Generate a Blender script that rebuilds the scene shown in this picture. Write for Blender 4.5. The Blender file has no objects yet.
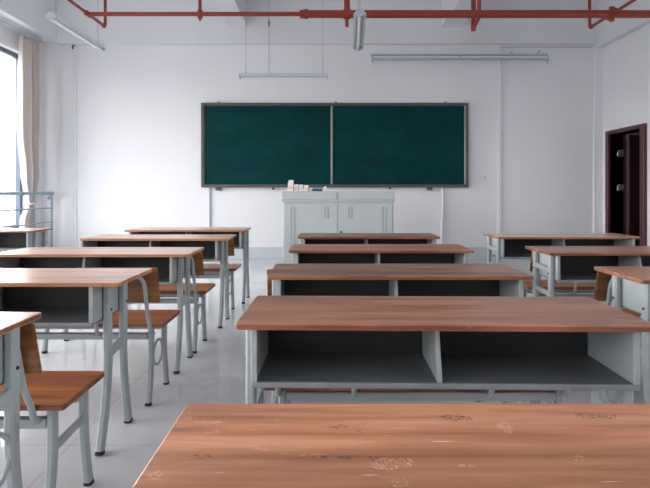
import bpy, bmesh, math, random
from mathutils import Vector, Matrix
random.seed(7)
C = bpy.context.scene.collection
PI = math.pi
EYE = 1.117
F = 505.0

# ------------------------------------------------------------------ camera
cam_d = bpy.data.cameras.new('camera')
cam = bpy.data.objects.new('camera', cam_d)
C.objects.link(cam)
cam.location = (0, 0, EYE)
cam.rotation_euler = (PI / 2, 0, 0)
cam_d.sensor_width = 36
cam_d.lens = F * 36 / 650
cam_d.shift_x = -2 / 650
cam_d.shift_y = -(244 - 192) / 650
cam_d.clip_start = 0.02
bpy.context.scene.camera = cam

# ------------------------------------------------------------------ materials
def srgb(r, g, b):
    def f(c):
        c /= 255
        return c / 12.92 if c <= .04045 else ((c + .055) / 1.055) ** 2.4
    return (f(r), f(g), f(b), 1)

class NT:
    def __init__(s, name):
        s.m = bpy.data.materials.new(name)
        s.m.use_nodes = True
        s.t = s.m.node_tree
        s.b = s.t.nodes['Principled BSDF']
        s.out = s.t.nodes['Material Output']
    def n(s, typ, **kw):
        nd = s.t.nodes.new(typ)
        for k, v in kw.items():
            if k.startswith('i_'):
                key = k[2:]
                nd.inputs[int(key) if key.isdigit() else key.replace('_', ' ')].default_value = v
            else:
                setattr(nd, k, v)
        return nd
    def l(s, a, ai, b, bi):
        s.t.links.new(a.outputs[ai], b.inputs[bi])
    def coords(s, scale, rnd=True):
        tc = s.n('ShaderNodeTexCoord')
        mp = s.n('ShaderNodeMapping')
        mp.inputs['Scale'].default_value = scale
        s.l(tc, 'Object', mp, 'Vector')
        if rnd:
            oi = s.n('ShaderNodeObjectInfo')
            mu = s.n('ShaderNodeMath', operation='MULTIPLY')
            mu.inputs[1].default_value = 37.0
            s.l(oi, 'Random', mu, 0)
            s.l(mu, 0, mp, 'Location')
        return mp
    def ramp(s, stops):
        r = s.n('ShaderNodeValToRGB')
        cr = r.color_ramp
        while len(cr.elements) < len(stops):
            cr.elements.new(.5)
        for e, (p, c) in zip(cr.elements, stops):
            e.position = p
            e.color = c
        return r

def plain(name, col, rough=.5, metal=0, spec=.5, var=.06, scale=6, bump=0):
    t = NT(name)
    mp = t.coords((scale, scale, scale))
    no = t.n('ShaderNodeTexNoise', i_Scale=1.0, i_Detail=4.0)
    t.l(mp, 0, no, 'Vector')
    a = tuple(c * (1 - var) for c in col[:3]) + (1,)
    b = tuple(min(1, c * (1 + var)) for c in col[:3]) + (1,)
    r = t.ramp([(.3, a), (.7, b)])
    t.l(no, 'Fac', r, 'Fac')
    t.l(r, 'Color', t.b, 'Base Color')
    t.b.inputs['Roughness'].default_value = rough
    t.b.inputs['Metallic'].default_value = metal
    t.b.inputs['Specular IOR Level'].default_value = spec
    if bump:
        bu = t.n('ShaderNodeBump', i_Strength=bump, i_Distance=.002)
        t.l(no, 'Fac', bu, 'Height')
        t.l(bu, 0, t.b, 'Normal')
    return t.m

def wood(name, dark, mid, light, rough=.38, wear=.5, coat=0.0, bands=True):
    t = NT(name)
    mp = t.coords((1.3, 16, 16))
    n1 = t.n('ShaderNodeTexNoise', i_Scale=1.6, i_Detail=8.0, i_Roughness=.62, i_Distortion=.4)
    t.l(mp, 0, n1, 'Vector')
    r = t.ramp([(.30, dark), (.5, mid), (.72, light)])
    t.l(n1, 'Fac', r, 'Fac')
    col = r
    ci = 'Color'
    if bands:
        mp2 = t.coords((.45, 11, 11))
        n2 = t.n('ShaderNodeTexNoise', i_Scale=1.0, i_Detail=1.0)
        t.l(mp2, 0, n2, 'Vector')
        mr = t.n('ShaderNodeMapRange')
        mr.inputs['From Min'].default_value = .36
        mr.inputs['From Max'].default_value = .64
        mr.inputs['To Min'].default_value = .72
        mr.inputs['To Max'].default_value = 1.15
        t.l(n2, 'Fac', mr, 'Value')
        mx = t.n('ShaderNodeMix', data_type='RGBA', blend_type='MULTIPLY')
        mx.inputs[0].default_value = 1
        t.l(r, 'Color', mx, 6)
        t.l(mr, 0, mx, 7)
        col, ci = mx, 2
    # pale scuffs and dark stains with a shape of their own
    mp3 = t.coords((5, 14, 14))
    n3 = t.n('ShaderNodeTexNoise', i_Scale=1.9, i_Detail=9.0, i_Roughness=.7)
    t.l(mp3, 0, n3, 'Vector')
    r3 = t.ramp([(.62, (0, 0, 0, 1)), (.72, (1, 1, 1, 1))])
    t.l(n3, 'Fac', r3, 'Fac')
    m3 = t.n('ShaderNodeMath', operation='MULTIPLY')
    m3.inputs[1].default_value = wear
    t.l(r3, 'Color', m3, 0)
    mx3 = t.n('ShaderNodeMix', data_type='RGBA')
    mx3.inputs[7].default_value = tuple(min(1, c * 1.25 + .06) for c in light[:3]) + (1,)
    t.l(m3, 0, mx3, 0)
    t.l(col, ci, mx3, 6)
    mp4 = t.coords((3, 9, 9))
    n4 = t.n('ShaderNodeTexNoise', i_Scale=2.7, i_Detail=6.0, i_Roughness=.75)
    t.l(mp4, 0, n4, 'Vector')
    r4 = t.ramp([(.27, (1, 1, 1, 1)), (.36, (0, 0, 0, 1))])
    t.l(n4, 'Fac', r4, 'Fac')
    m4 = t.n('ShaderNodeMath', operation='MULTIPLY')
    m4.inputs[1].default_value = wear * .7
    t.l(r4, 'Color', m4, 0)
    mx4 = t.n('ShaderNodeMix', data_type='RGBA')
    mx4.inputs[7].default_value = tuple(c * .5 for c in dark[:3]) + (1,)
    t.l(m4, 0, mx4, 0)
    t.l(mx3, 2, mx4, 6)
    t.l(mx4, 2, t.b, 'Base Color')
    rr = t.n('ShaderNodeMapRange')
    rr.inputs['To Min'].default_value = rough - .08
    rr.inputs['To Max'].default_value = rough + .12
    t.l(n1, 'Fac', rr, 'Value')
    t.l(rr, 0, t.b, 'Roughness')
    t.b.inputs['Coat Weight'].default_value = coat
    t.b.inputs['Coat Roughness'].default_value = .18
    bu = t.n('ShaderNodeBump', i_Strength=.12, i_Distance=.001)
    t.l(n1, 'Fac', bu, 'Height')
    t.l(bu, 0, t.b, 'Normal')
    return t.m

M = {}
M['top'] = wood('desktop_wood', srgb(108, 68, 50), srgb(150, 98, 74), srgb(182, 130, 104), .36, .4, .2)
M['top_grey'] = wood('grey_worn_desktop_wood', srgb(76, 50, 40), srgb(126, 86, 68), srgb(176, 132, 108), .38, .5, .2)
M['top_near'] = wood('worn_desktop_wood', srgb(136, 84, 56), srgb(174, 116, 82), srgb(200, 146, 110), .42, .6, .1)
M['top_sheen'] = wood('sheen_desktop_wood', srgb(168, 122, 98), srgb(190, 146, 120), srgb(206, 168, 144), .28, .3, .4)  # paleness of wall and window reflections put into the base colour
M['edge'] = wood('edge_wood', srgb(150, 88, 50), srgb(184, 116, 70), srgb(206, 142, 92), .5, .5)
M['edge_dark'] = wood('dark_edge_wood', srgb(84, 46, 28), srgb(126, 74, 46), srgb(164, 102, 68), .5, .5)
M['seat'] = wood('seat_wood', srgb(118, 66, 32), srgb(158, 92, 48), srgb(184, 116, 68), .34, .25, .2)
M['back'] = wood('backrest_wood', srgb(100, 60, 26), srgb(140, 88, 42), srgb(166, 110, 58), .4, .15, .1)
M['metal'] = plain('grey_painted_steel', srgb(156, 163, 165), .38, 0, .5, .06, 14)
M['lip'] = plain('worn_lip_steel', srgb(128, 134, 137), .4, 0, .5, .1, 9)
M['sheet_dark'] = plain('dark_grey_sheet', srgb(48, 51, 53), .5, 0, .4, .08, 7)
M['sheet'] = plain('grey_painted_sheet', srgb(94, 99, 101), .45, 0, .5, .08, 7)
M['rubber'] = plain('black_rubber', srgb(28, 28, 30), .7)
M['dark'] = plain('dark_steel', srgb(40, 42, 44), .4)
M['red'] = plain('red_pipe_paint', srgb(136, 46, 28), .38, 0, .5, .12, 20)
M['lamp'] = plain('lamp_white_paint', srgb(205, 210, 214), .35, 0, .5, .02)
M['lamp_grey'] = plain('lamp_grey_metal', srgb(172, 180, 188), .35)
M['tube'] = plain('unlit_tube_glass', srgb(228, 230, 230), .15, 0, .6, .01)
M['wire'] = plain('grey_wire', srgb(150, 154, 160), .5)
M['white_plastic'] = plain('white_plastic', srgb(228, 230, 232), .4, 0, .5, .01)
M['board_frame'] = plain('board_frame_alu', srgb(80, 79, 75), .4, .3)
M['board_silver'] = plain('board_stile_alu', srgb(150, 150, 144), .35, .5)
M['cab'] = plain('cabinet_grey_green', srgb(182, 188, 188), .4, 0, .5, .02, 5)
M['cab_groove'] = plain('cabinet_recess', srgb(168, 175, 176), .4, 0, .5, .02, 5)
M['maroon'] = plain('maroon_wood', srgb(74, 30, 36), .35, 0, .5, .12, 9)
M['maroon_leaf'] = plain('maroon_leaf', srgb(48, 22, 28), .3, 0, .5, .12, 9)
M['steel'] = plain('bright_steel', srgb(200, 200, 200), .3, .8)
M['curtain'] = plain('curtain_cloth', srgb(196, 188, 184), .9, 0, .1, .03, 3)
def cloth():
    t = NT('curtain_cloth')
    mp = t.coords((300, 300, 300), False)
    no = t.n('ShaderNodeTexNoise', i_Scale=1.0, i_Detail=2.0); t.l(mp, 0, no, 'Vector')
    r = t.ramp([(.3, srgb(206, 198, 193)), (.7, srgb(220, 213, 208))]); t.l(no, 'Fac', r, 'Fac')
    t.l(r, 'Color', t.b, 'Base Color'); t.b.inputs['Roughness'].default_value = .9
    tl = t.n('ShaderNodeBsdfTranslucent'); t.l(r, 'Color', tl, 'Color')
    mx = t.n('ShaderNodeMixShader'); mx.inputs[0].default_value = .16
    t.l(t.b, 0, mx, 1); t.l(tl, 0, mx, 2); t.l(mx, 0, t.out, 'Surface')
    return t.m
M['curtain'] = cloth()
M['rail'] = plain('blue_grey_rail', srgb(140, 158, 170), .3, .3)
M['window_frame'] = plain('slate_window_frame', srgb(84, 96, 112), .4, .2)
M['chalk_box'] = plain('chalk_box_card', srgb(232, 226, 220), .7)
M['chalk_print'] = plain('chalk_box_print', srgb(216, 196, 190), .7)
M['navy'] = plain('navy_felt', srgb(40, 62, 98), .9)
M['chalk'] = plain('white_chalk', srgb(240, 240, 238), .9)
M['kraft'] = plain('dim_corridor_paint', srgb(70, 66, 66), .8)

def add_marks(mat):
    nt = mat.node_tree
    bsdf = nt.nodes['Principled BSDF']
    prev = bsdf.inputs['Base Color'].links[0].from_socket
    tc = nt.nodes.new('ShaderNodeTexCoord')
    sp = nt.nodes.new('ShaderNodeSeparateXYZ')
    nt.links.new(tc.outputs['Object'], sp.inputs[0])
    def mth(op, a, b_=None):
        n = nt.nodes.new('ShaderNodeMath'); n.operation = op
        for i, v in enumerate((a, b_)):
            if v is None: continue
            if isinstance(v, (int, float)): n.inputs[i].default_value = v
            else: nt.links.new(v, n.inputs[i])
        return n.outputs[0]
    def blob(cx, cy_, rx, ry):
        dx = mth('DIVIDE', mth('SUBTRACT', sp.outputs['X'], cx), rx)
        dy = mth('DIVIDE', mth('SUBTRACT', sp.outputs['Y'], cy_), ry)
        d = mth('ADD', mth('MULTIPLY', dx, dx), mth('MULTIPLY', dy, dy))
        return mth('LESS_THAN', d, 1.0)
    def noise(scale, sc, lo, hi, rot=0):
        mp = nt.nodes.new('ShaderNodeMapping'); mp.inputs['Scale'].default_value = sc
        mp.inputs['Rotation'].default_value = (0, 0, rot)
        nt.links.new(tc.outputs['Object'], mp.inputs[0])
        n = nt.nodes.new('ShaderNodeTexNoise'); n.inputs['Scale'].default_value = scale; n.inputs['Detail'].default_value = 5
        nt.links.new(mp.outputs[0], n.inputs['Vector'])
        mr = nt.nodes.new('ShaderNodeMapRange')
        mr.inputs['From Min'].default_value = lo; mr.inputs['From Max'].default_value = hi
        nt.links.new(n.outputs['Fac'], mr.inputs['Value'])
        return mr.outputs[0]
    def over(prev, fac, col):
        mx = nt.nodes.new('ShaderNodeMix'); mx.data_type = 'RGBA'
        nt.links.new(fac, mx.inputs[0]); nt.links.new(prev, mx.inputs[6]); mx.inputs[7].default_value = col
        return mx.outputs[2]
    dark = None
    for bl in DARK:
        v = blob(*bl); dark = v if dark is None else mth('MAXIMUM', dark, v)
    light = None
    for bl in LIGHT:
        v = blob(*bl); light = v if light is None else mth('MAXIMUM', light, v)
    p = over(prev, mth('MULTIPLY', mth('MULTIPLY', dark, noise(1, (150, 260, 1), .48, .58)), .75), srgb(70, 50, 42))
    p = over(p, mth('MULTIPLY', mth('MULTIPLY', light, noise(1, (260, 420, 1), .54, .62, .5)), .6), srgb(236, 200, 170))
    # thin scattered scratches
    p = over(p, mth('MULTIPLY', noise(1, (10, 130, 1), .70, .74, .35), .55), srgb(232, 196, 166))
    p = over(p, mth('MULTIPLY', noise(1, (9, 120, 1), .70, .74, -.5), .45), srgb(232, 196, 166))
    nt.links.new(p, bsdf.inputs['Base Color'])

def near_xy(px, py):
    y = .377 * F / (py - 192)
    return ((px - 327) * y / F - .35, y - .50)
DARK = [near_xy(px, py) + (rx, ry) for px, py, rx, ry in
        ((201, 457, .018, .007), (325, 457, .006, .005), (350, 457, .016, .006), (376, 458, .010, .007), (359, 432, .007, .005), (338, 427, .016, .008), (455, 418, .03, .012), (596, 416, .035, .012))]
LIGHT = [near_xy(px, py) + (rx, ry) for px, py, rx, ry in
         ((385, 464, .020, .016), (404, 462, .014, .012), (466, 466, .012, .005), (213, 432, .010, .006), (155, 475, .010, .012), (505, 427, .012, .02), (578, 458, .012, .008), (400, 483, .012, .01))]
add_marks(M['top_near'])

def glass():
    t = NT('window_glass')
    tr = t.n('ShaderNodeBsdfTransparent')
    gl = t.n('ShaderNodeBsdfGlossy', i_Roughness=.02)
    lw = t.n('ShaderNodeLayerWeight', i_Blend=.35)
    fr = t.n('ShaderNodeMath', operation='MULTIPLY')
    fr.inputs[1].default_value = .15
    t.l(lw, 'Facing', fr, 0)
    mx = t.n('ShaderNodeMixShader')
    t.l(fr, 0, mx, 0); t.l(tr, 0, mx, 1); t.l(gl, 0, mx, 2)
    t.l(mx, 0, t.out, 'Surface')
    return t.m
M['glass'] = glass()

def wall_mat(name, col, stain=.04):
    t = NT(name)
    mp = t.coords((.7, .7, .35), False)
    no = t.n('ShaderNodeTexNoise', i_Scale=1.0, i_Detail=5.0, i_Roughness=.6)
    t.l(mp, 0, no, 'Vector')
    r = t.ramp([(.35, tuple(c * (1 - stain) for c in col[:3]) + (1,)), (.65, col)])
    t.l(no, 'Fac', r, 'Fac'); t.l(r, 'Color', t.b, 'Base Color')
    t.b.inputs['Roughness'].default_value = .75
    t.b.inputs['Specular IOR Level'].default_value = .25
    mp2 = t.coords((60, 60, 60), False)
    n2 = t.n('ShaderNodeTexNoise', i_Scale=1.0, i_Detail=3.0)
    t.l(mp2, 0, n2, 'Vector')
    bu = t.n('ShaderNodeBump', i_Strength=.08, i_Distance=.002)
    t.l(n2, 'Fac', bu, 'Height'); t.l(bu, 0, t.b, 'Normal')
    return t.m
M['wall'] = wall_mat('white_plaster', srgb(228, 228, 231))
M['ceil'] = wall_mat('ceiling_plaster', srgb(220, 221, 224))
M['skirt'] = wall_mat('skirting_tile', srgb(196, 202, 208))

def floor_mat():
    t = NT('polished_floor_tile')
    mp = t.coords((1, 1, 1), False)
    mp.inputs['Location'].default_value = (.33, .17, 0)
    br = t.n('ShaderNodeTexBrick', offset=0.0, squash=1.0)
    br.inputs['Scale'].default_value = 1.0
    br.inputs['Brick Width'].default_value = .8
    br.inputs['Row Height'].default_value = .8
    br.inputs['Mortar Size'].default_value = .0025
    br.inputs['Mortar Smooth'].default_value = .2
    br.inputs['Color1'].default_value = srgb(196, 197, 199)
    br.inputs['Color2'].default_value = srgb(203, 204, 206)
    br.inputs['Mortar'].default_value = srgb(168, 170, 173)
    t.l(mp, 0, br, 'Vector')
    no = t.n('ShaderNodeTexNoise', i_Scale=2.2, i_Detail=6.0, i_Roughness=.6)
    t.l(mp, 0, no, 'Vector')
    mr = t.n('ShaderNodeMapRange')
    mr.inputs['From Min'].default_value = .3; mr.inputs['From Max'].default_value = .7
    mr.inputs['To Min'].default_value = .93; mr.inputs['To Max'].default_value = 1.04
    t.l(no, 'Fac', mr, 'Value')
    mx = t.n('ShaderNodeMix', data_type='RGBA', blend_type='MULTIPLY')
    mx.inputs[0].default_value = 1
    t.l(br, 'Color', mx, 6); t.l(mr, 0, mx, 7)
    t.l(mx, 2, t.b, 'Base Color')
    rr = t.n('ShaderNodeMapRange')
    rr.inputs['To Min'].default_value = .05; rr.inputs['To Max'].default_value = .16
    t.l(no, 'Fac', rr, 'Value'); t.l(rr, 0, t.b, 'Roughness')
    t.b.inputs['Specular IOR Level'].default_value = .6
    bu = t.n('ShaderNodeBump', i_Strength=.02, i_Distance=.01)
    t.l(no, 'Fac', bu, 'Height'); t.l(bu, 0, t.b, 'Normal')
    return t.m
M['floor'] = floor_mat()

def board_mat():
    t = NT('chalkboard_green')
    mp = t.coords((1.2, 1.2, 2.4))
    no = t.n('ShaderNodeTexNoise', i_Scale=1.3, i_Detail=6.0, i_Roughness=.65)
    t.l(mp, 0, no, 'Vector')
    r = t.ramp([(.35, srgb(0, 46, 46)), (.7, srgb(0, 61, 64))])
    t.l(no, 'Fac', r, 'Fac'); t.l(r, 'Color', t.b, 'Base Color')
    t.b.inputs['Roughness'].default_value = .6
    t.b.inputs['Specular IOR Level'].default_value = .1
    return t.m
M['board'] = board_mat()

# ------------------------------------------------------------------ mesh helpers
def bm_new():
    return bmesh.new()

def box(bm, x0, x1, y0, y1, z0, z1, mi=0, bev=0.0, seg=1):
    vs = [bm.verts.new(p) for p in [(x0, y0, z0), (x1, y0, z0), (x1, y1, z0), (x0, y1, z0),
                                    (x0, y0, z1), (x1, y0, z1), (x1, y1, z1), (x0, y1, z1)]]
    fs = []
    for q in [(0, 3, 2, 1), (4, 5, 6, 7), (0, 1, 5, 4), (1, 2, 6, 5), (2, 3, 7, 6), (3, 0, 4, 7)]:
        f = bm.faces.new([vs[i] for i in q]); f.material_index = mi; fs.append(f)
    if bev:
        es = list({e for f in fs for e in f.edges})
        bmesh.ops.bevel(bm, geom=es, offset=bev, segments=seg, affect='EDGES', profile=.5)

def prism(bm, pts, axis, a0, a1, mi=0):
    """extrude a 2-D outline along an axis ('x': pts are (y,z); 'y': (x,z); 'z': (x,y))"""
    def P(p, a):
        return {'x': (a, p[0], p[1]), 'y': (p[0], a, p[1]), 'z': (p[0], p[1], a)}[axis]
    v0 = [bm.verts.new(P(p, a0)) for p in pts]
    v1 = [bm.verts.new(P(p, a1)) for p in pts]
    n = len(pts)
    fs = [bm.faces.new(v0[::-1]), bm.faces.new(v1)]
    for i in range(n):
        fs.append(bm.faces.new([v0[i], v0[(i + 1) % n], v1[(i + 1) % n], v1[i]]))
    for f in fs:
        f.material_index = mi
    return fs

def catmull(pts, n=6):
    pts = [Vector(p) for p in pts]
    out = []
    for i in range(len(pts) - 1):
        p0 = pts[max(0, i - 1)]; p1 = pts[i]; p2 = pts[i + 1]; p3 = pts[min(len(pts) - 1, i + 2)]
        for k in range(n):
            t = k / n
            out.append(.5 * ((2 * p1) + (-p0 + p2) * t + (2 * p0 - 5 * p1 + 4 * p2 - p3) * t * t + (-p0 + 3 * p1 - 3 * p2 + p3) * t ** 3))
    out.append(pts[-1])
    return out

def sweep(bm, pts, w, d, side=(1, 0, 0), closed=False):
    """bar of section w (along side) x d, with bevelled corners, along a path lying square to side"""
    pts = [Vector(p) for p in pts]; s = Vector(side)
    n = len(pts); rings = []
    c = min(w, d) * .22
    for i, p in enumerate(pts):
        if closed:
            t = (pts[(i + 1) % n] - pts[i - 1]).normalized()
        else:
            t = (pts[min(i + 1, n - 1)] - pts[max(i - 1, 0)]).normalized()
        nn = t.cross(s).normalized()
        prof = [(w / 2, d / 2 - c), (w / 2 - c, d / 2), (-w / 2 + c, d / 2), (-w / 2, d / 2 - c),
                (-w / 2, -d / 2 + c), (-w / 2 + c, -d / 2), (w / 2 - c, -d / 2), (w / 2, -d / 2 + c)]
        rings.append([bm.verts.new(p + s * a + nn * b) for a, b in prof])
    m = len(rings[0])
    for i in range(n if closed else n - 1):
        a, b = rings[i], rings[(i + 1) % n]
        for k in range(m):
            bm.faces.new([a[k], a[(k + 1) % m], b[(k + 1) % m], b[k]])
    if not closed:
        bm.faces.new(rings[0][::-1]); bm.faces.new(rings[-1])

def tube(bm, pts, r, seg=10, closed=False):
    pts = [Vector(p) for p in pts]
    n = len(pts)
    T = []
    for i in range(n):
        if closed:
            T.append((pts[(i + 1) % n] - pts[i - 1]).normalized())
        else:
            T.append((pts[min(i + 1, n - 1)] - pts[max(i - 1, 0)]).normalized())
    u = T[0].orthogonal().normalized()
    rings = []
    for i in range(n):
        if i:
            u = (T[i - 1].rotation_difference(T[i]) @ u)
        u = (u - T[i] * u.dot(T[i])).normalized()
        v = T[i].cross(u)
        rings.append([bm.verts.new(pts[i] + (u * math.cos(a) + v * math.sin(a)) * r)
                      for a in [2 * PI * k / seg for k in range(seg)]])
    for i in range(n if closed else n - 1):
        a, b = rings[i], rings[(i + 1) % n]
        off = 0
        if closed and i == n - 1:
            off = min(range(seg), key=lambda o: (a[0].co - b[o].co).length)
        for k in range(seg):
            bm.faces.new([a[k], a[(k + 1) % seg], b[(k + 1 + off) % seg], b[(k + off) % seg]])
    if not closed:
        bm.faces.new(rings[0][::-1]); bm.faces.new(rings[-1])

def cyl(bm, p0, p1, r, seg=14):
    tube(bm, [p0, p1], r, seg)

def obj(name, bm, mats, parent=None, smooth=False, label=None):
    bmesh.ops.recalc_face_normals(bm, faces=bm.faces[:])
    me = bpy.data.meshes.new(name)
    bm.to_mesh(me); bm.free()
    for m in (mats if isinstance(mats, (list, tuple)) else [mats]):
        me.materials.append(M[m])
    if smooth:
        for p in me.polygons:
            p.use_smooth = True
        me.set_sharp_from_angle(angle=math.radians(40))
    o = bpy.data.objects.new(name, me)
    C.objects.link(o)
    if parent:
        o.parent = parent
    if label:
        o['label'] = label
    return o

def thing(name, label, cat, loc=(0, 0, 0), rz=0, group=None):
    o = bpy.data.objects.new(name, None)
    C.objects.link(o)
    o.empty_display_size = .1
    o.location = loc; o.rotation_euler = (0, 0, rz)
    o['label'] = label; o['category'] = cat
    if group:
        o['group'] = group
    return o

def tag(o, label, cat, group=None):
    o['label'] = label; o['category'] = cat
    if group:
        o['group'] = group
    return o

def struct(name, bm, mats, parent=None, smooth=False):
    o = obj(name, bm, mats, parent, smooth)
    o['kind'] = 'structure'
    return o

# ------------------------------------------------------------------ the room
XL, XR, YF, YB, ZC = -4.75, 4.57, 8.4, -3.2, 4.28
b = bm_new(); box(b, XL - .3, XR + .2, YB - .2, YF + .2, -.12, 0); struct('floor', b, 'floor')
b = bm_new(); box(b, XL - .3, XR + .2, YB - .2, YF + .2, ZC, ZC + .15); struct('ceiling', b, 'ceil')
b = bm_new(); box(b, XL - .3, XR + .2, YF, YF + .2, 0, ZC); struct('wall_front', b, 'wall')
b = bm_new(); box(b, XL - .3, XR + .2, YB - .2, YB, 0, ZC); struct('wall_back', b, 'wall')

# windowed wall on the left: sill wall, lintel and piers
WZ0, WZ1 = .55, 3.28
WINS = [(4.3, 8.02), (.3, 3.9), (-2.95, -.1)]
b = bm_new()
box(b, XL - .25, XL, YB, YF, 0, WZ0)
box(b, XL - .25, XL, YB, YF, WZ1, ZC)
ys = [YF] + [v for w in WINS for v in (w[1], w[0])] + [YB]
for i in range(0, len(ys), 2):
    box(b, XL - .25, XL, ys[i + 1], ys[i], WZ0, WZ1)
struct('wall_left', b, 'wall')
b = bm_new(); box(b, XL, -4.44, YB, YF, 3.6, ZC); struct('trim_1', b, 'ceil')          # window-side beam
b = bm_new(); box(b, -4.42, -4.16, YF - .02, YF, 0, 3.56); struct('trim_2', b, 'wall')   # corner pilaster
for i, (y0, y1) in enumerate(WINS):
    b = bm_new()
    x0, x1 = XL - .16, XL - .09
    box(b, x0, x1, y0, y1, WZ0, WZ0 + .06); box(b, x0, x1, y0, y1, WZ1 - .07, WZ1)
    n = 3
    for k in range(n + 1):
        yc = y0 + .03 + (y1 - y0 - .06) * k / n
        box(b, x0, x1, yc - .03, yc + .03, WZ0 + .06, WZ1 - .07)
    w = struct('window_%d' % (i + 1), b, 'window_frame')
    g = bm_new(); box(g, XL - .128, XL - .122, y0 + .03, y1 - .03, WZ0 + .03, WZ1 - .03)
    obj('window_glass', g, 'glass', w)
    g = bm_new(); box(g, XL - .09, XL + .03, y0 - .03, y1 + .03, WZ0 - .03, WZ0, bev=.004)
    obj('window_sill', g, 'white_plastic', w)

# unseen high windows added on the right wall to balance the daylight
ADDED_WINS = [(-2.6, .0), (.6, 3.2)]
RZ0, RZ1 = 2.4, 3.1
# wall on the right, with the doorway
DY0, DY1, DZ = 7.31, 8.13, 2.04
b = bm_new()
box(b, XR, XR + .2, YB, DY0, 0, RZ0); box(b, XR, XR + .2, YB, DY0, RZ1, ZC)
for ya, yb_ in ((YB, -2.6), (0, .6), (3.2, DY0)):
    box(b, XR, XR + .2, ya, yb_, RZ0, RZ1)
box(b, XR, XR + .2, DY1, YF, 0, ZC); box(b, XR, XR + .2, DY0, DY1, DZ, ZC)
struct('wall_right', b, 'wall')
b = bm_new(); box(b, 4.45, XR, YB, YF, 3.5, ZC); struct('trim_3', b, 'ceil')            # beam over the door wall
b = bm_new(); box(b, 4.43, XR, YF - .03, YF, 0, 3.5); struct('trim_4', b, 'wall')
b = bm_new(); box(b, -4.44, 4.45, YF - .1, YF, 3.56, ZC); struct('trim_5', b, 'ceil')   # front beam
b = bm_new(); box(b, -1.60, -1.31, YB, YF - .1, 3.83, ZC); struct('trim_6', b, 'ceil')  # two beams running to the front
b = bm_new(); box(b, 1.88, 2.21, YB, YF - .1, 3.83, ZC); struct('trim_7', b, 'ceil')
b = bm_new(); box(b, -4.16, 4.43, YF - .015, YF, 0, .20, bev=.003); struct('baseboard_front', b, 'skirt')
b = bm_new(); box(b, XL, XL + .015, YB, YF, 0, .20, bev=.003); struct('baseboard_left', b, 'skirt')
b = bm_new(); box(b, XR - .015, XR, YB, DY0 - .1, 0, .20, bev=.003); struct('baseboard_right', b, 'skirt')
# corridor beyond the doorway
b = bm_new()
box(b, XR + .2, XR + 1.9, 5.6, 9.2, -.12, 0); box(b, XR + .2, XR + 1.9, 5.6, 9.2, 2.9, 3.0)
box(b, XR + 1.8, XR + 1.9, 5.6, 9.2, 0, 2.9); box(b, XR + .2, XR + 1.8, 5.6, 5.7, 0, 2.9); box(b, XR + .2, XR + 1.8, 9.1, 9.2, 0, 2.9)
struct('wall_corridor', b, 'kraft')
for i, (y0, y1) in enumerate(ADDED_WINS):
    b = bm_new()
    box(b, XR + .08, XR + .14, y0, y1, RZ0, RZ0 + .05); box(b, XR + .08, XR + .14, y0, y1, RZ1 - .05, RZ1)
    for k in range(3):
        yc = y0 + .03 + (y1 - y0 - .06) * k / 2
        box(b, XR + .08, XR + .14, yc - .03, yc + .03, RZ0 + .05, RZ1 - .05)
    w = struct('window_%d' % (i + 4), b, 'window_frame')  # added window out of view, brings in daylight from the right
    g = bm_new(); box(g, XR + .108, XR + .112, y0 + .03, y1 - .03, RZ0 + .03, RZ1 - .03)
    obj('window_glass', g, 'glass', w)
# door frame and open leaf
b = bm_new()
box(b, XR - .05, XR + .25, DY0 - .10, DY0, 0, DZ + .06, bev=.006)
box(b, XR - .05, XR + .25, DY1, DY1 + .08, 0, DZ + .06, bev=.006)
box(b, XR - .05, XR + .25, DY0, DY1, DZ, DZ + .06, bev=.006)
dr = struct('door_1', b, 'maroon')
b = bm_new()
box(b, XR + .26, XR + 1.05, DY1 - .05, DY1 - .008, .01, DZ - .01, bev=.003)
lf = obj('door_leaf', b, 'maroon_leaf', dr)
for z in (1.19, 1.74):
    b = bm_new()
    box(b, XR + .13, XR + .21, DY1 - .006, DY1 + .002, z - .05, z + .05, bev=.001)
    box(b, XR + .10, XR + .14, DY1 - .02, DY1, z - .045, z + .03, bev=.002)
    obj('hinge', b, 'steel', dr)

# ------------------------------------------------------------------ desks
def slab(bm, L, D, z0, z1, rad=.010, yo=0, xo=0):
    pts = []
    for cx, cy, a0 in ((L / 2 - rad, D - rad, 0), (-L / 2 + rad, D - rad, 90), (-L / 2 + rad, rad, 180), (L / 2 - rad, rad, 270)):
        for k in range(5):
            a = math.radians(a0 + 90 * k / 4)
            pts.append((xo + cx + rad * math.cos(a), yo + cy + rad * math.sin(a)))
    fs = prism(bm, pts, 'z', z0, z1)
    for f in fs[2:]:
        f.material_index = 1
    es = [e for e in bm.edges if all(abs(v.co.z - z1) < 1e-6 for v in e.verts) or all(abs(v.co.z - z0) < 1e-6 for v in e.verts)]
    bmesh.ops.bevel(bm, geom=es, offset=.003, segments=2, affect='EDGES', profile=.5)

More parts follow.
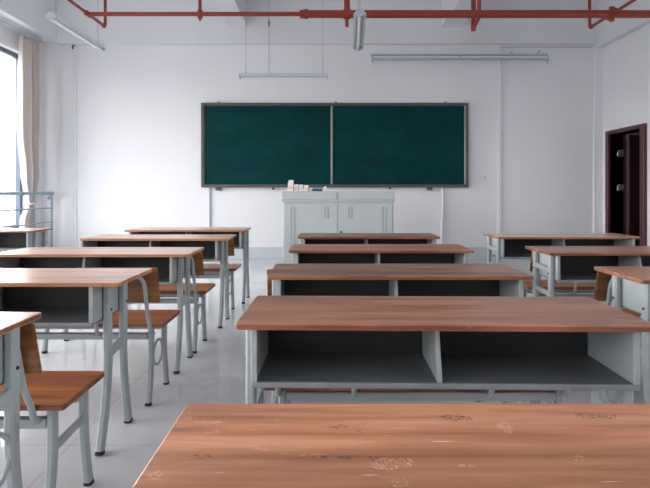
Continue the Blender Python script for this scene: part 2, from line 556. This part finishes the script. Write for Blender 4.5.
def make_desk(label, cx, near, rz=0, style='cross', top='top', edge='edge', topx=0, D=.40, H=.74, seed=0):
    L = 1.2
    t = thing('school_desk', label, 'desk', (cx, near, 0), rz, 'two-seat school desks')
    b = bm_new(); slab(b, L, D, H - .018, H, xo=topx)
    obj('tabletop', b, [top, edge], t)
    # open book compartment: end panels, floor, back, sloped divider
    x0, x1 = -.557, .557
    yb = .305
    zb, zt = .558, H - .018
    b = bm_new()
    box(b, x0, x1, .025, yb, zb, zb + .006)
    bc = obj('book_compartment', b, 'sheet', t)
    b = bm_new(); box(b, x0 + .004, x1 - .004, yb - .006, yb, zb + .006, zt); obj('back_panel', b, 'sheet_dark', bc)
    for s, xx in ((1, x0), (-1, x1)):
        a, c = sorted((xx, xx + s * .012))
        b = bm_new()
        prism(b, [(.03, zb + .006), (.025, zb + .03), (.025, zt), (yb - .006, zt), (yb - .006, zb + .006)], 'x', a, c)
        box(b, a - (0 if s > 0 else .006), c + (.006 if s > 0 else 0), .020, .027, zb + .008, zt, bev=.002)
        obj('end_panel', b, 'metal', bc)
    # rolled lip along the front edge
    b = bm_new(); box(b, x0, x1, .018, .032, zb - .008, zb + .008, bev=.003)
    obj('front_lip', b, 'lip', bc)
    b = bm_new()
    prism(b, [(.034, zb + .006), (.040, zb + .03), (.060, zb + .08), (.085, zt), (yb - .006, zt), (yb - .006, zb + .006)], 'x', -.016, -.002)
    obj('divider', b, 'metal', bc)
    # bar under the compartment
    b = bm_new(); box(b, x0 - .001, x1 + .001, .12, .15, zb - .018, zb - .002, bev=.003)
    obj('support_bar', b, 'metal', t)
    # side frames
    for s in (-1, 1):
        X = s * .574
        if style in ('ladder', 'wide'):
            yn, yf = .075, .31
            near_p = [(X, yn, H - .018), (X, yn, .45), (X, yn - .005, .3), (X, yn - .03, .15), (X, yn - .065, .012)]
            far_p = [(X, yf, H - .018), (X, yf, .45), (X, yf + .005, .3), (X, yf + .025, .15), (X, yf + .055, .012)]
            bars = [.62, .47] if style == 'ladder' else [.40]
        else:
            yn, yf = .125, .295
            near_p = [(X, yn, H - .018), (X, yn, .50), (X, yn + .004, .40), (X, yn - .005, .28), (X, yn - .035, .14), (X, yn - .075, .012)]
            far_p = [(X, yf, H - .018), (X, yf, .50), (X, yf - .002, .40), (X, yf + .006, .28), (X, yf + .03, .14), (X, yf + .06, .012)]
            bars = [.41]
        for p in (near_p, far_p):
            b = bm_new(); sweep(b, catmull(p, 5), .030, .040)
            lg = obj('leg', b, 'metal', t)
            q, r = Vector(p[-1]), Vector(p[-2])
            b = bm_new(); sweep(b, [q + (r - q).normalized() * .003, (q.x, q.y + (q.y - r.y) * .08, 0.0)], .032, .042)
            obj('foot_cap', b, 'rubber', lg)
        if style == 'ring':
            b = bm_new()
            yc = (yn + yf) / 2
            R = (yf - yn) / 2 - .012
            pts = [(X, yc + R * math.cos(a), .36 + R * 1.05 * math.sin(a)) for a in [2 * PI * k / 28 for k in range(28)]]
            tube(b, pts, .0075, 8, True)
            obj('ring_brace', b, 'metal', t, True)
            bars = [.52]
        for z in bars:
            b = bm_new(); sweep(b, [(X, yn + .012, z - .004), (X, yf - .012, z + .004)], .024, .034 if style == 'ladder' else .044)
            obj('crossbar', b, 'metal', t)
        # little rivets on the compartment side
        for yy in (yn, yf):
            b = bm_new(); cyl(b, (s * .5885, yy, .60), (s * .5925, yy, .60), .006, 8)
            obj('rivet', b, 'dark', t)
    return t

def make_bench(label, cx, near, rz=0, style='ring', X=.52, bx=0, by=0, bz=.716, Hs=.430, hx=0):
    t = thing('school_bench', label, 'bench', (cx, near, 0), rz, 'two-seat benches')
    L = 1.2; D = .31
    b = bm_new(); slab(b, L, D, Hs - .022, Hs, rad=.012)
    obj('seat', b, ['seat', 'edge_dark'], t)
    zr = .352
    b = bm_new(); box(b, -X + .014, X - .014, .030, .060, zr - .016, zr + .016, bev=.003)
    obj('seat_rail', b, 'metal', t)
    b = bm_new(); box(b, -X + .014, X - .014, .235, .262, zr - .016, zr + .016, bev=.003)
    obj('seat_rail', b, 'metal', t)
    # two backrests, each on a bent tube hoop
    tilt = .26
    for s in (-1, 1):
        xc = s * .392 + bx
        hw, r = .140, .055
        xb, xc = xc, xc + hx
        def yat(z):
            return -.012 + by - max(0, z - .42) * tilt
        pts = []
        pts.append((xc - hw, .045, zr + .012)); pts.append((xc - hw, .022, zr + .014)); pts.append((xc - hw, .000, .385))
        pts.append((xc - hw, -.010 + by * .6, .43))
        for z in (.5, .58, .63):
            pts.append((xc - hw, yat(z) - .014, z))
        ztop = .695
        for k in range(1, 6):
            a = PI - k * PI / 2 / 5
            z = ztop - r + r * math.sin(a)
            pts.append((xc - hw + r + r * math.cos(a), yat(z) - .014, z))
        pts += [(2 * xc - p[0], p[1], p[2]) for p in pts[::-1]]
        b = bm_new(); tube(b, pts, .0105, 10)
        hoop = obj('back_hoop', b, 'metal', t, True)
        b = bm_new()
        z0, z1 = .548, bz
        th = .014
        prof = [(yat(z0), z0), (yat(z0) + th, z0), (yat(z1) + th, z1), (yat(z1), z1)]
        prism(b, prof, 'x', xb - .205, xb + .205)
        bmesh.ops.bevel(b, geom=b.edges[:], offset=.004, segments=2, affect='EDGES')
        obj('backrest', b, 'back', t)
    for s in (-1, 1):
        XX = s * X
        near_p = [(XX, .045, Hs - .022), (XX, .047, .30), (XX, .040, .20), (XX, .022, .10), (XX, .005, .012)]
        far_p = [(XX, .262, Hs - .022), (XX, .260, .30), (XX, .266, .20), (XX, .282, .10), (XX, .300, .012)]
        for p in (near_p, far_p):
            b = bm_new(); sweep(b, catmull(p, 5), .028, .034)
            lg = obj('leg', b, 'metal', t)
            q, r_ = Vector(p[-1]), Vector(p[-2])
            b = bm_new(); sweep(b, [q + (r_ - q).normalized() * .003, (q.x, q.y + (q.y - r_.y) * .1, 0.0)], .030, .036)
            obj('foot_cap', b, 'rubber', lg)
        b = bm_new(); sweep(b, [(XX, .06, Hs - .04), (XX, .246, Hs - .04)], .022, .026)
        obj('side_rail', b, 'metal', t)
        if style == 'cross':
            b = bm_new(); sweep(b, [(XX, .06, .262), (XX, .25, .272)], .022, .026)
            obj('crossbar', b, 'metal', t)
        else:
            R = .066
            b = bm_new()
            pts = [(XX, .153 + R * 1.1 * math.cos(a), .235 + R * math.sin(a)) for a in [2 * PI * k / 28 for k in range(28)]]
            tube(b, pts, .007, 8, True)
            obj('ring_brace', b, 'metal', t, True)
    return t

# middle column
make_desk('worn orange-brown desk closest to the camera, scratched top filling the bottom of the view', .35, .50, 0, 'cross', 'top_near', 'edge', D=.402)
make_desk('desk with wide open grey compartments directly beyond the closest desk', .336, 1.43, math.radians(-1.2), 'cross', 'top', 'edge_dark')
make_desk('third desk from the camera in the middle column, greyish worn brown top', .33, 2.265, 0, 'cross', 'top_grey', 'edge_dark')
make_desk('fourth desk from the camera in the middle column, between two low brown tops', .352, 3.26, 0, 'cross', 'top', 'edge_dark')
make_desk('farthest desk of the middle column, standing just before the grey cabinet', .352, 4.24, 0, 'cross', 'top_grey', 'edge_dark')
make_bench('bench tucked between the closest desk and the desk beyond it', .352, .94, 0, 'cross', by=-.01)
make_bench('bench seen under the open compartments of the second middle desk', .352, 1.855, 0, 'ring', Hs=.408)
make_bench('bench behind the third middle desk, its backrest end showing left of the desk', .285, 2.70, 0, 'ring')
make_bench('bench behind the fourth middle desk, only its backrest top peeking over', .36, 3.77, 0, 'ring')
# left column
make_desk('desk cut off by the left edge of the view, nearest of the left column', -1.50, 1.19, 0, 'ring', 'top_sheen', 'edge_dark', topx=.005)
make_desk('left column desk with pale sheen on its top and open grey shelf, second from the camera', -1.54, 2.10, 0, 'cross', 'top_sheen', 'edge', topx=.075)
make_desk('left column desk third from the camera, before the orange backrest bench', -1.50, 3.06, 0, 'cross', 'top_sheen', 'edge', topx=.06)
make_desk('left column desk fourth from the camera, second farthest', -1.45, 4.09, 0, 'cross', 'top_sheen', 'edge', topx=.045)
make_desk('farthest desk of the left column, nearest to the front wall below the board', -1.41, 5.0, 0, 'cross', 'top_sheen', 'edge')
make_bench('bench nearest the camera at left, orange seat on legs with a straight crossbar', -1.452, 1.632, 0, 'cross', X=.54, bx=-.04, by=-.008, hx=.012)
make_bench('left bench with ring braces between the second and third left desks', -1.455, 2.64, 0, 'ring', bz=.735)
make_bench('left bench between the third and fourth left desks', -1.44, 3.5, 0, 'ring')
make_bench('left bench farthest away, between the two farthest left desks', -1.42, 4.53, 0, 'ring')
# far left, by the window
make_desk('desk beside the window railing at the far left', -3.47, 4.9, 0, 'cross', 'top_sheen', 'edge_dark')
make_bench('bench behind the window-side desk, its backrest at the left edge of the view', -3.33, 4.22, 0, 'ring')
# right column
make_desk('nearest desk of the right column, cut off by the right edge of the view', 1.99, 2.16, 0, 'wide', 'top', 'edge_dark', topx=-.04)
make_desk('right column desk with white ladder-like side frame, second from the camera', 1.995, 3.13, 0, 'ladder', 'top', 'edge_dark', topx=-.015)
make_desk('farthest desk of the right column, nearest to the maroon doorway', 2.035, 4.24, 0, 'ladder', 'top_sheen', 'edge_dark', topx=.0)
make_bench('right bench with white hoop, behind the nearest right desk', 1.985, 2.67, 0, 'ring')
make_bench('right bench between the second and the farthest right desks', 2.05, 3.66, 0, 'ring')

# ------------------------------------------------------------------ chalkboard
yb1 = YF
BX0, BX1, BZ0, BZ1 = (201 - 327) * 8.33 / F, (468.5 - 327) * 8.33 / F, EYE + 4.6 * 8.33 / F, EYE + 89.2 * 8.33 / F
t = thing('chalkboard', 'long dark green two-panel chalkboard with grey frame on the front wall', 'chalkboard', ((BX0 + BX1) / 2, yb1, BZ0))
hw = (BX1 - BX0) / 2; hh = BZ1 - BZ0
b = bm_new(); box(b, -hw + .02, hw - .02, -.03, -.002, .02, hh - .02); obj('backing_board', b, 'board_frame', t)
for s in (-1, 1):
    b = bm_new()
    a, c = sorted((-.05 + s * .012, s * (hw - .04)))
    box(b, a, c, -.045, -.03, .045, hh - .04); obj('writing_panel', b, 'board', t)
    b = bm_new()
    a, c = sorted((s * (hw - .045), s * hw)); box(b, a, c, -.075, -.002, 0, hh, bev=.004)
    obj('frame_stile', b, 'board_frame', t)
    b = bm_new()
    a, c = sorted((s * (hw - .062), s * (hw - .045))); box(b, a, c, -.06, -.03, .04, hh - .035, bev=.003)
    obj('edge_strip', b, 'board_silver' if s > 0 else 'board_frame', t)
b = bm_new(); box(b, -hw + .045, hw - .045, -.075, -.002, hh - .05, hh, bev=.004); obj('frame_rail', b, 'board_frame', t)
b = bm_new(); box(b, -hw + .045, hw - .045, -.085, -.002, 0, .05, bev=.004); obj('frame_rail', b, 'board_frame', t)
b = bm_new(); box(b, -.068, -.032, -.062, -.03, .05, hh - .05, bev=.003); obj('centre_stile', b, 'board_silver', t)
for px, w, h in ((218, .09, .05), (273, .03, .04), (390, .03, .03), (430, .08, .05)):
    b = bm_new(); X = (px - 327) * 8.33 / F - (BX0 + BX1) / 2
    box(b, X - w / 2, X + w / 2, -.07, -.01, -h, 0, bev=.003); obj('bottom_bracket', b, 'board_frame', t)
for px in (218, 336, 446):
    b = bm_new(); X = (px - 327) * 8.33 / F - (BX0 + BX1) / 2
    box(b, X - .012, X + .012, -.03, -.002, hh, hh + .03, bev=.002); obj('top_clip', b, 'board_frame', t)

# ------------------------------------------------------------------ grey cabinet before the board
cy = 6.4
cxl, cxr = (281.5 - 327) * cy / F, (394.5 - 327) * cy / F
cw = cxr - cxl
t = thing('teacher_cabinet', 'pale grey metal teaching cabinet standing below the chalkboard', 'cabinet', ((cxl + cxr) / 2, cy, 0))
HC = EYE + .012
b = bm_new(); box(b, -cw / 2 + .015, cw / 2 - .015, .01, .62, .06, HC - .135, bev=.004); obj('body', b, 'cab', t)
b = bm_new(); box(b, -cw / 2 + .05, cw / 2 - .05, .05, .58, 0, .06); obj('plinth', b, 'dark', t)
b = bm_new(); box(b, -cw / 2, cw / 2, .0, .63, HC - .135, HC - .105, bev=.004); obj('ledge', b, 'cab', t)
for s in (-1, 1):
    a, c = sorted((s * .012, s * (cw / 2 - .002)))
    b = bm_new(); box(b, a, c, .004, .62, HC - .105, HC, bev=.006); obj('lid', b, 'cab', t)
b = bm_new(); box(b, -.012, .012, .012, .61, HC - .105, HC - .006); obj('lid_gap_strip', b, 'cab_groove', t)
for s in (-1, 1):
    a, c = sorted((s * .004, s * (cw / 2 - .03)))
    b = bm_new(); box(b, a, c, -.006, .01, .09, HC - .155, bev=.003); d = obj('door', b, 'cab', t)
    # vertical pressed grooves, long outer pair and short inner pair
    for x, w, z0, z1 in ((.56, .03, .12, HC - .20), (.60, .02, .12, HC - .20), (.13, .03, .78, HC - .20), (.17, .02, .78, HC - .20)):
        b = bm_new(); box(b, s * x - w / 2, s * x + w / 2, -.013, -.005, z0, z1, bev=.003); obj('pressed_rib', b, 'cab_groove', d)
b = bm_new(); cyl(b, (.04, -.006, .61), (.04, -.03, .61), .014, 12); obj('lock', b, 'dark', t, True)

# things on the cabinet
def on_cab(px, y=cy + .1):
    return ((px - 327) * y / F, y, HC)
specs = [(291, .07, .085, .11, True, 'tallest white chalk box with raised flap, leftmost on the cabinet'),
         (296.2, .05, .07, .085, False, 'small white chalk box second from the left on the cabinet'),
         (301, .055, .07, .082, False, 'middle white chalk box on the cabinet, third from the left'),
         (306.5, .058, .07, .075, False, 'rightmost of the white chalk boxes, just left of the dark blue eraser')]
for px, w, d, h, flap, lab in specs:
    t = thing('chalk_box', lab, 'box', on_cab(px), random.uniform(-.1, .1), 'chalk boxes on the cabinet')
    b = bm_new(); box(b, -w / 2, w / 2, -d / 2, d / 2, 0, h, bev=.002); obj('carton', b, 'chalk_box', t)
    b = bm_new(); box(b, -w / 2 + .008, w / 2 - .008, -d / 2 - .0015, -d / 2 + .001, h * .25, h * .6); obj('printed_panel', b, 'chalk_print', t)
    if flap:
        b = bm_new(); prism(b, [(-.02, h - .002), (-.017, h - .002), (.03, h + .03), (.027, h + .032)], 'x', -w / 2 + .003, w / 2 - .003); obj('flap', b, 'chalk_box', t)
t = thing('board_eraser', 'dark blue board eraser lying right of the chalk boxes', 'eraser', on_cab(317), .1)
b = bm_new(); box(b, -.065, .065, -.025, .025, 0, .022, bev=.003); obj('felt_pad', b, 'navy', t)
b = bm_new(); box(b, -.06, .06, -.022, .022, .022, .045, bev=.006, seg=2); obj('grip', b, 'rail', t)
t = thing('chalk_cup', 'short white chalk stub upright on the cabinet right of the eraser', 'chalk', on_cab(325.5))
t.name = 'chalk_stub'
b = bm_new(); tube(b, [(0, 0, 0), (0, 0, .03), (0, 0, .058), (0, 0, .062)], .012, 12); obj('chalk_body', b, 'chalk', t, True)
t = tag(obj('chalk_tray', (lambda b: (box(b, -.05, .05, -.04, .04, 0, .006, bev=.002), box(b, -.05, .05, -.04, -.036, .006, .016), box(b, -.05, .05, .036, .04, .006, .016), box(b, -.05, -.046, -.036, .036, .006, .016), box(b, .046, .05, -.036, .036, .006, .016), b)[-1])(bm_new()), 'white_plastic'), 'small flat white tray at the right end of the things on the cabinet', 'tray')
t.location = on_cab(333)

# ------------------------------------------------------------------ lamps
def hanging_lamp(label, cx, cyy, z, rz, L=1.24, wires=(-.5, .5), cord=None):
    t = thing('pendant_lamp', label, 'lamp', (cx, cyy, z), rz, 'hanging tube lamps')
    b = bm_new()
    prof = [(-.055, -.012), (-.022, .035), (.022, .035), (.055, -.012), (.065, -.014), (.065, -.019), (.05, -.017), (.02, .020), (-.02, .020), (-.05, -.017), (-.065, -.019), (-.065, -.014)]
    prism(b, prof, 'x', -L / 2, L / 2)
    obj('reflector', b, 'lamp', t)
    b = bm_new(); box(b, -L / 2 + .02, L / 2 - .02, -.022, .022, -.012, .022, bev=.004); obj('ballast_spine', b, 'lamp', t)
    for s in (-1, 1):
        b = bm_new(); prism(b, [(-.063, -.02), (-.024, .037), (.024, .037), (.063, -.02), (.018, -.045), (-.018, -.045)], 'x', s * L / 2 - .006, s * L / 2 + .006)
        obj('end_cap', b, 'lamp_grey', t)
    b = bm_new(); cyl(b, (-L / 2 + .01, 0, -.028), (L / 2 - .01, 0, -.028), .013, 12); obj('tube', b, 'tube', t, True)
    for x in wires:
        b = bm_new(); cyl(b, (x, 0, .03), (x, 0, .062), .011, 10); obj('wire_clip', b, 'lamp_grey', t, True)
        b = bm_new(); cyl(b, (x, 0, .06), (x, 0, ZC - z), .0035, 6); obj('hanging_wire', b, 'wire', t, True)
    if cord is not None:
        b = bm_new(); tube(b, [(cord, .0, .03), (cord, .01, .4), (cord, .0, ZC - z)], .005, 8); obj('power_cord', b, 'wire', t, True)
        b = bm_new(); cyl(b, (cord, .005, .72), (cord, .005, .80), .011, 8); obj('cord_joint', b, 'dark', t, True)
    return t
zl = 2.925
hanging_lamp('white tube lamp hanging lengthwise at upper left above the desks', -2.92, 5.94, 2.985, PI / 2, 1.2, (-.52, .5))
hanging_lamp('tube lamp seen end-on, hanging near the top middle of the view', .362, 5.72, 2.935, PI / 2 - .046, 1.24, (-.58, .52))
hanging_lamp('thin tube lamp hanging crosswise before the front wall above the board', (283.5 - 327) * 7.3 / F, 7.3, EYE + 116 * 7.3 / F, 0, 87 * 7.3 / F, (-.545, .57), -.21)

# wall lamp over the board, at right
yl = 8.18
X0, X1 = (371 - 327) * yl / F, (548 - 327) * yl / F
zc = EYE + 134.5 * yl / F
t = thing('board_lamp', 'long pale double tube lamp on brackets above the right half of the board', 'lamp', ((X0 + X1) / 2, yl, zc))
Lw = (X1 - X0) / 2
b = bm_new(); prism(b, [(-.05, -.050), (-.045, -.056), (.04, .045), (.05, .055), (.042, .062), (-.056, -.048)], 'x', -Lw, Lw); obj('reflector', b, 'lamp', t)
b = bm_new(); box(b, -Lw, Lw, -.02, .06, .042, .062, bev=.004); obj('upper_trough', b, 'lamp', t)
b = bm_new(); box(b, -Lw, Lw, -.075, -.045, -.062, -.048, bev=.003); obj('lower_lip', b, 'lamp_grey', t)
for s in (-1, 1):
    b = bm_new(); cyl(b, (s * .02, -.035, .0), (s * (Lw - .03), -.035, .0), .014, 12); obj('tube', b, 'tube', t, True)
    b = bm_new(); tube(b, [(s * (Lw - .02), .21, .12), (s * (Lw - .02), .0, .06), (s * (Lw - .01), -.02, 0), (s * (Lw - .03), -.04, -.1)], .012, 8); obj('wall_bracket', b, 'lamp_grey', t, True)
b = bm_new(); tube(b, catmull([(Lw - .55, .2, .14), (Lw - .42, .15, .08), (Lw - .3, .12, .045), (Lw - .15, .15, .09), (Lw - .05, .18, .16)], 5), .008, 8)
obj('loose_cable', b, 'wire', t, True)
# right wall lamp end just out of view is not shown

# ------------------------------------------------------------------ red sprinkler pipes
ZP = EYE + 2.1
YP = 5.96
XPL, XPR = -2.82, 3.36
t = thing('sprinkler_pipe', 'red fire sprinkler pipe running across under the ceiling with branches', 'pipe', (0, YP, ZP))
b = bm_new(); cyl(b, (-2.83, 0, 0), (-.26, 0, 0), .026, 14); obj('thin_run', b, 'red', t, True)
b = bm_new(); cyl(b, (-.26, 0, 0), (4.30, 0, 0), .046, 16); obj('thick_run', b, 'red', t, True)
b = bm_new(); cyl(b, (-.32, 0, 0), (-.27, 0, 0), .05, 16); cyl(b, (-.27, 0, 0), (-.22, 0, 0), .058, 16); obj('reducer_coupling', b, 'red', t, True)
up = ZC - ZP
def branch(x, y0, y1, r=.019, riser=True, drop=.0):
    pts = [(x, y0, drop), (x, y1 - .03, drop), (x, y1 - .01, drop + .006), (x, y1, drop + .03)]
    if riser:
        pts.append((x, y1, up))
    b = bm_new(); tube(b, pts, r, 12); br = obj('branch_pipe', b, 'red', t, True)
    b = bm_new(); cyl(b, (x, y1 - .06, drop), (x, y1 - .03, drop), r + .008, 12); obj('elbow_collar', b, 'red', br, True)
    return br
br = branch(XPL, -9.0, .46)
b = bm_new(); cyl(b, (XPL, -.05, 0), (XPL, .05, 0), .032, 12); obj('tee_collar', b, 'red', t, True)
br = branch(XPR + .0, -9.0, .5)
b = bm_new(); cyl(b, (XPR, -.06, 0), (XPR, .06, 0), .060, 14); cyl(b, (XPR, 0, .04), (XPR, 0, .085), .03, 10); cyl(b, (XPR, 0, -.085), (XPR, 0, -.04), .03, 10); obj('tee_collar', b, 'red', t, True)
# short branches hanging below the main run
def x_at(px, y=YP):
    return (px - 327) * y / F
def riser(px, r, zb, nub):
    x = x_at(px)
    b = bm_new(); cyl(b, (x, 0, -zb), (x, 0, up), r, 12); o = obj('riser_pipe', b, 'red', t, True)
    b = bm_new(); cyl(b, (x, 0, -zb - nub), (x, 0, -zb + .01), r * .6, 10); obj('sprinkler_head', b, 'red', o, True)
    b = bm_new(); cyl(b, (x, 0, -.05), (x, 0, .05), r + .010, 12); obj('tee_collar', b, 'red', o, True)
riser(200, .020, .05, .03)
riser(347, .036, .05, .10)
x1 = x_at(479)
b = bm_new(); tube(b, [(x1, 0, up), (x1, 0, -.03), (x1, .03, -.05), (x1 + .045, .38, -.05)], .022, 12); obj('branch_pipe', b, 'red', t, True)
x2 = x1
x2 = x1 + .045
b = bm_new(); cyl(b, (x2, .38, -.075), (x2, .38, up), .030, 12); obj('riser_pipe', b, 'red', t, True)

# ------------------------------------------------------------------ conduits, switch, cords on the front wall
def fx(px, y=YF):
    return (px - 327) * y / F
def fz(py, y=YF):
    return EYE + (192 - py) * y / F
b = bm_new(); box(b, fx(497.5), fx(500.8), YF - .03, YF - .001, .202, fz(48), bev=.003)
tag(obj('cable_trunking', b, 'wall'), 'white vertical cable trunking on the front wall right of the board', 'trunking')
b = bm_new(); box(b, fx(500.8), 4.40, YF - .008, YF - .001, fz(47.5), fz(46.9), bev=.001)
tag(obj('cable_trunking', b, 'wire'), 'thin grey horizontal cable line under the front beam at right', 'cable')
b = bm_new(); tube(b, [(fx(74.5), YF - .027, .205), (fx(74.5), YF - .027, 2.0), (fx(74.5), YF - .027, 3.5)], .007, 8)
tag(obj('wall_conduit', b, 'wall', None, True), 'slim white conduit running up the front corner pillar by the window', 'conduit')
b = bm_new(); tube(b, [(fx(210), YF - .02, .205), (fx(210), YF - .02, .7), (fx(210), YF - .02, BZ0 - .01)], .014, 8)
tag(obj('wall_conduit', b, 'lamp_grey', None, True), 'thin grey conduit dropping from the left end of the board', 'conduit')
b = bm_new(); tube(b, catmull([(fx(441), YF - .03, .205), (fx(441.5), YF - .03, .6), (fx(442.5), YF - .03, .9), (fx(442), YF - .03, BZ0 - .01)], 5), .019, 8)
tag(obj('wall_conduit', b, 'white_plastic', None, True), 'bent white plastic tube dropping from the right end of the board', 'conduit')
t = thing('light_switch', 'small white double switch plate on the wall right of the board', 'switch', (fx(482), YF, fz(178)))
b = bm_new(); box(b, -.075, .075, -.012, -.001, -.045, .045, bev=.003); obj('plate', b, 'white_plastic', t)
for s in (-1, 1):
    b = bm_new(); box(b, s * .036 - .028, s * .036 + .028, -.017, -.012, -.03, .03, bev=.002); obj('rocker', b, 'lamp', t)
b = bm_new(); tube(b, [(fx(75), YF - .02, fz(46.5)), (fx(75), YF - .06, fz(46.5)), (fx(74.5), YF - .07, fz(48.5)), (fx(74.7), YF - .05, fz(50))], .012, 8)
b2 = obj('wall_hook', b, 'dark', None, True)
tag(b2, 'small dark hook at the top of the front corner pillar', 'hook')

# ------------------------------------------------------------------ window side: curtain, track, guard rail
def curtain():
    t = thing('curtain', 'light grey curtain gathered with a tie at the front end of the window', 'curtain', (0, 0, 0))
    bm = bm_new()
    nu, nz = 110, 60
    Z1, Z0 = 3.50, .25
    def lerp(tab, z):
        for (za, va), (zb_, vb) in zip(tab, tab[1:]):
            if zb_ <= z <= za:
                k = (za - z) / (za - zb_); k = k * k * (3 - 2 * k)
                return va + (vb - va) * k
        return tab[-1][1]
    W = [(3.5, .50), (3.2, .50), (2.2, .50), (1.4, .36), (.93, .14), (.7, .28), (.25, .40)]
    YC = [(3.5, 7.86), (3.0, 7.84), (2.0, 7.84), (1.4, 7.88), (.93, 7.90), (.7, 7.82), (.25, 7.76)]
    A = [(3.5, .045), (2.5, .06), (1.4, .06), (.93, .03), (.7, .05), (.25, .07)]
    grid = []
    for j in range(nz + 1):
        z = Z1 + (Z0 - Z1) * j / nz
        row = []
        for i in range(nu + 1):
            u = i / nu
            ph = 2 * PI * (3.4 * u + .25 * math.sin(2.2 * u * PI + z * .4))
            x = -4.635 + lerp(A, z) * (math.sin(ph) + .22 * math.sin(2.3 * ph + z))
            y = lerp(YC, z) + (u - .5) * lerp(W, z) + .012 * math.cos(ph * 1.0)
            row.append(bm.verts.new((x, y, z)))
        grid.append(row)
    for j in range(nz):
        for i in range(nu):
            bm.faces.new([grid[j][i], grid[j][i + 1], grid[j + 1][i + 1], grid[j + 1][i]])
    o = obj('cloth_panel', bm, 'curtain', t, True)
    m = o.modifiers.new('solid', 'SOLIDIFY'); m.thickness = .004
    b = bm_new()
    pts = [(-4.635 + .07 * math.cos(a), 7.90 + .095 * math.sin(a), .95 + .02 * math.sin(a)) for a in [2 * PI * k / 24 for k in range(24)]]
    tube(b, pts, .014, 8, True); obj('tie_band', b, 'curtain', t, True)
curtain()
t = thing('curtain_track', 'grey curtain track under the window-side beam', 'curtain track', (-4.61, 0, 3.53))
b = bm_new(); box(b, -.018, .018, YB + .1, 8.15, -.012, .018, bev=.003); obj('track', b, 'lamp_grey', t)
for y in [-2.5, -.5, 1.5, 3.5, 5.5, 6.8, 8.0]:
    b = bm_new(); box(b, -.012, .012, y - .012, y + .012, .018, .069, bev=.002); obj('track_bracket', b, 'lamp_grey', t)

t = thing('guard_rail', 'blue-grey metal guard rail in front of the window', 'railing', (-4.47, 0, 0))
for z, r in ((1.095, .026), (.86, .012), (.63, .012)):
    b = bm_new()
    if z > 1:
        pts = [(0, YB + .05, z), (0, 2, z), (0, 8.22, z), (-.02, 8.26, z), (-.05, 8.28, z - .02), (-.10, 8.29, z - .09)]
        pts = pts[:3] + catmull(pts[2:], 4)[1:]
    else:
        pts = [(0, YB + .05, z), (0, 2, z), (0, 8.24, z)]
    tube(b, pts, r, 10); obj('top_rail' if z > 1 else 'lower_rail', b, 'rail', t, True)
for y in (-2, 0, 2, 4.1, 6.2, 8.2):
    b = bm_new(); cyl(b, (0, y, 0), (0, y, 1.08), .018, 10); obj('post', b, 'rail', t, True)

# ------------------------------------------------------------------ light
w = bpy.data.worlds.new('sky'); bpy.context.scene.world = w
w.use_nodes = True
nt = w.node_tree
bg = nt.nodes['Background']
bg.inputs['Strength'].default_value = 8.0
def N(t, **k):
    n = nt.nodes.new(t)
    for a, v in k.items():
        setattr(n, a, v)
    return n
def ramp(stops):
    cr = N('ShaderNodeValToRGB')
    while len(cr.color_ramp.elements) < len(stops):
        cr.color_ramp.elements.new(.5)
    for e, (p, c) in zip(cr.color_ramp.elements, stops):
        e.position = p; e.color = c
    return cr
def remap(src, out, a, b_):
    mr = N('ShaderNodeMapRange')
    mr.inputs['From Min'].default_value = a; mr.inputs['From Max'].default_value = b_
    nt.links.new(src.outputs[out], mr.inputs['Value'])
    return mr
tc = N('ShaderNodeTexCoord'); sp = N('ShaderNodeSeparateXYZ')
nt.links.new(tc.outputs['Generated'], sp.inputs[0])
up_ = ramp([(0, (.20, .20, .20, 1)), (.33, (.34, .35, .36, 1)), (.45, (1, .985, .965, 1)), (1, (.93, .96, 1, 1))])
nt.links.new(remap(sp, 'Z', -.35, .65).outputs[0], up_.inputs['Fac'])
# overcast sky brighter towards the front of the building
side = ramp([(0, (.46, .46, .46, 1)), (.5, (.9, .9, .9, 1)), (1, (1, 1, 1, 1))])
nt.links.new(remap(sp, 'Y', -1, 1).outputs[0], side.inputs['Fac'])
mul = N('ShaderNodeMix', data_type='RGBA', blend_type='MULTIPLY')
mul.inputs[0].default_value = 1
nt.links.new(up_.outputs['Color'], mul.inputs[6]); nt.links.new(side.outputs['Color'], mul.inputs[7])
nt.links.new(mul.outputs[2], bg.inputs['Color'])
PORT = [(XL - .24, y0, y1, WZ0, WZ1, -1) for y0, y1 in WINS] + [(XR + .19, y0, y1, RZ0, RZ1, 1) for y0, y1 in ADDED_WINS]
for x, y0, y1, z0, z1, sg in PORT:
    ld = bpy.data.lights.new('window_portal', 'AREA')
    ld.shape = 'RECTANGLE'; ld.size = y1 - y0; ld.size_y = z1 - z0
    ld.cycles.is_portal = True
    lo = bpy.data.objects.new('window_portal', ld); C.objects.link(lo)
    lo.location = (x, (y0 + y1) / 2, (z0 + z1) / 2)
    lo.rotation_euler = (PI / 2, 0, sg * PI / 2)

sc = bpy.context.scene
sc.view_settings.view_transform = 'Standard'
sc.view_settings.look = 'None'
sc.view_settings.gamma = 1
sc.view_settings.exposure = 1.0
sc.view_settings.use_curve_mapping = False
sc.cycles.max_bounces = 14
sc.cycles.diffuse_bounces = 8
sc.cycles.transparent_max_bounces = 12
sc.cycles.sample_clamp_indirect = 8
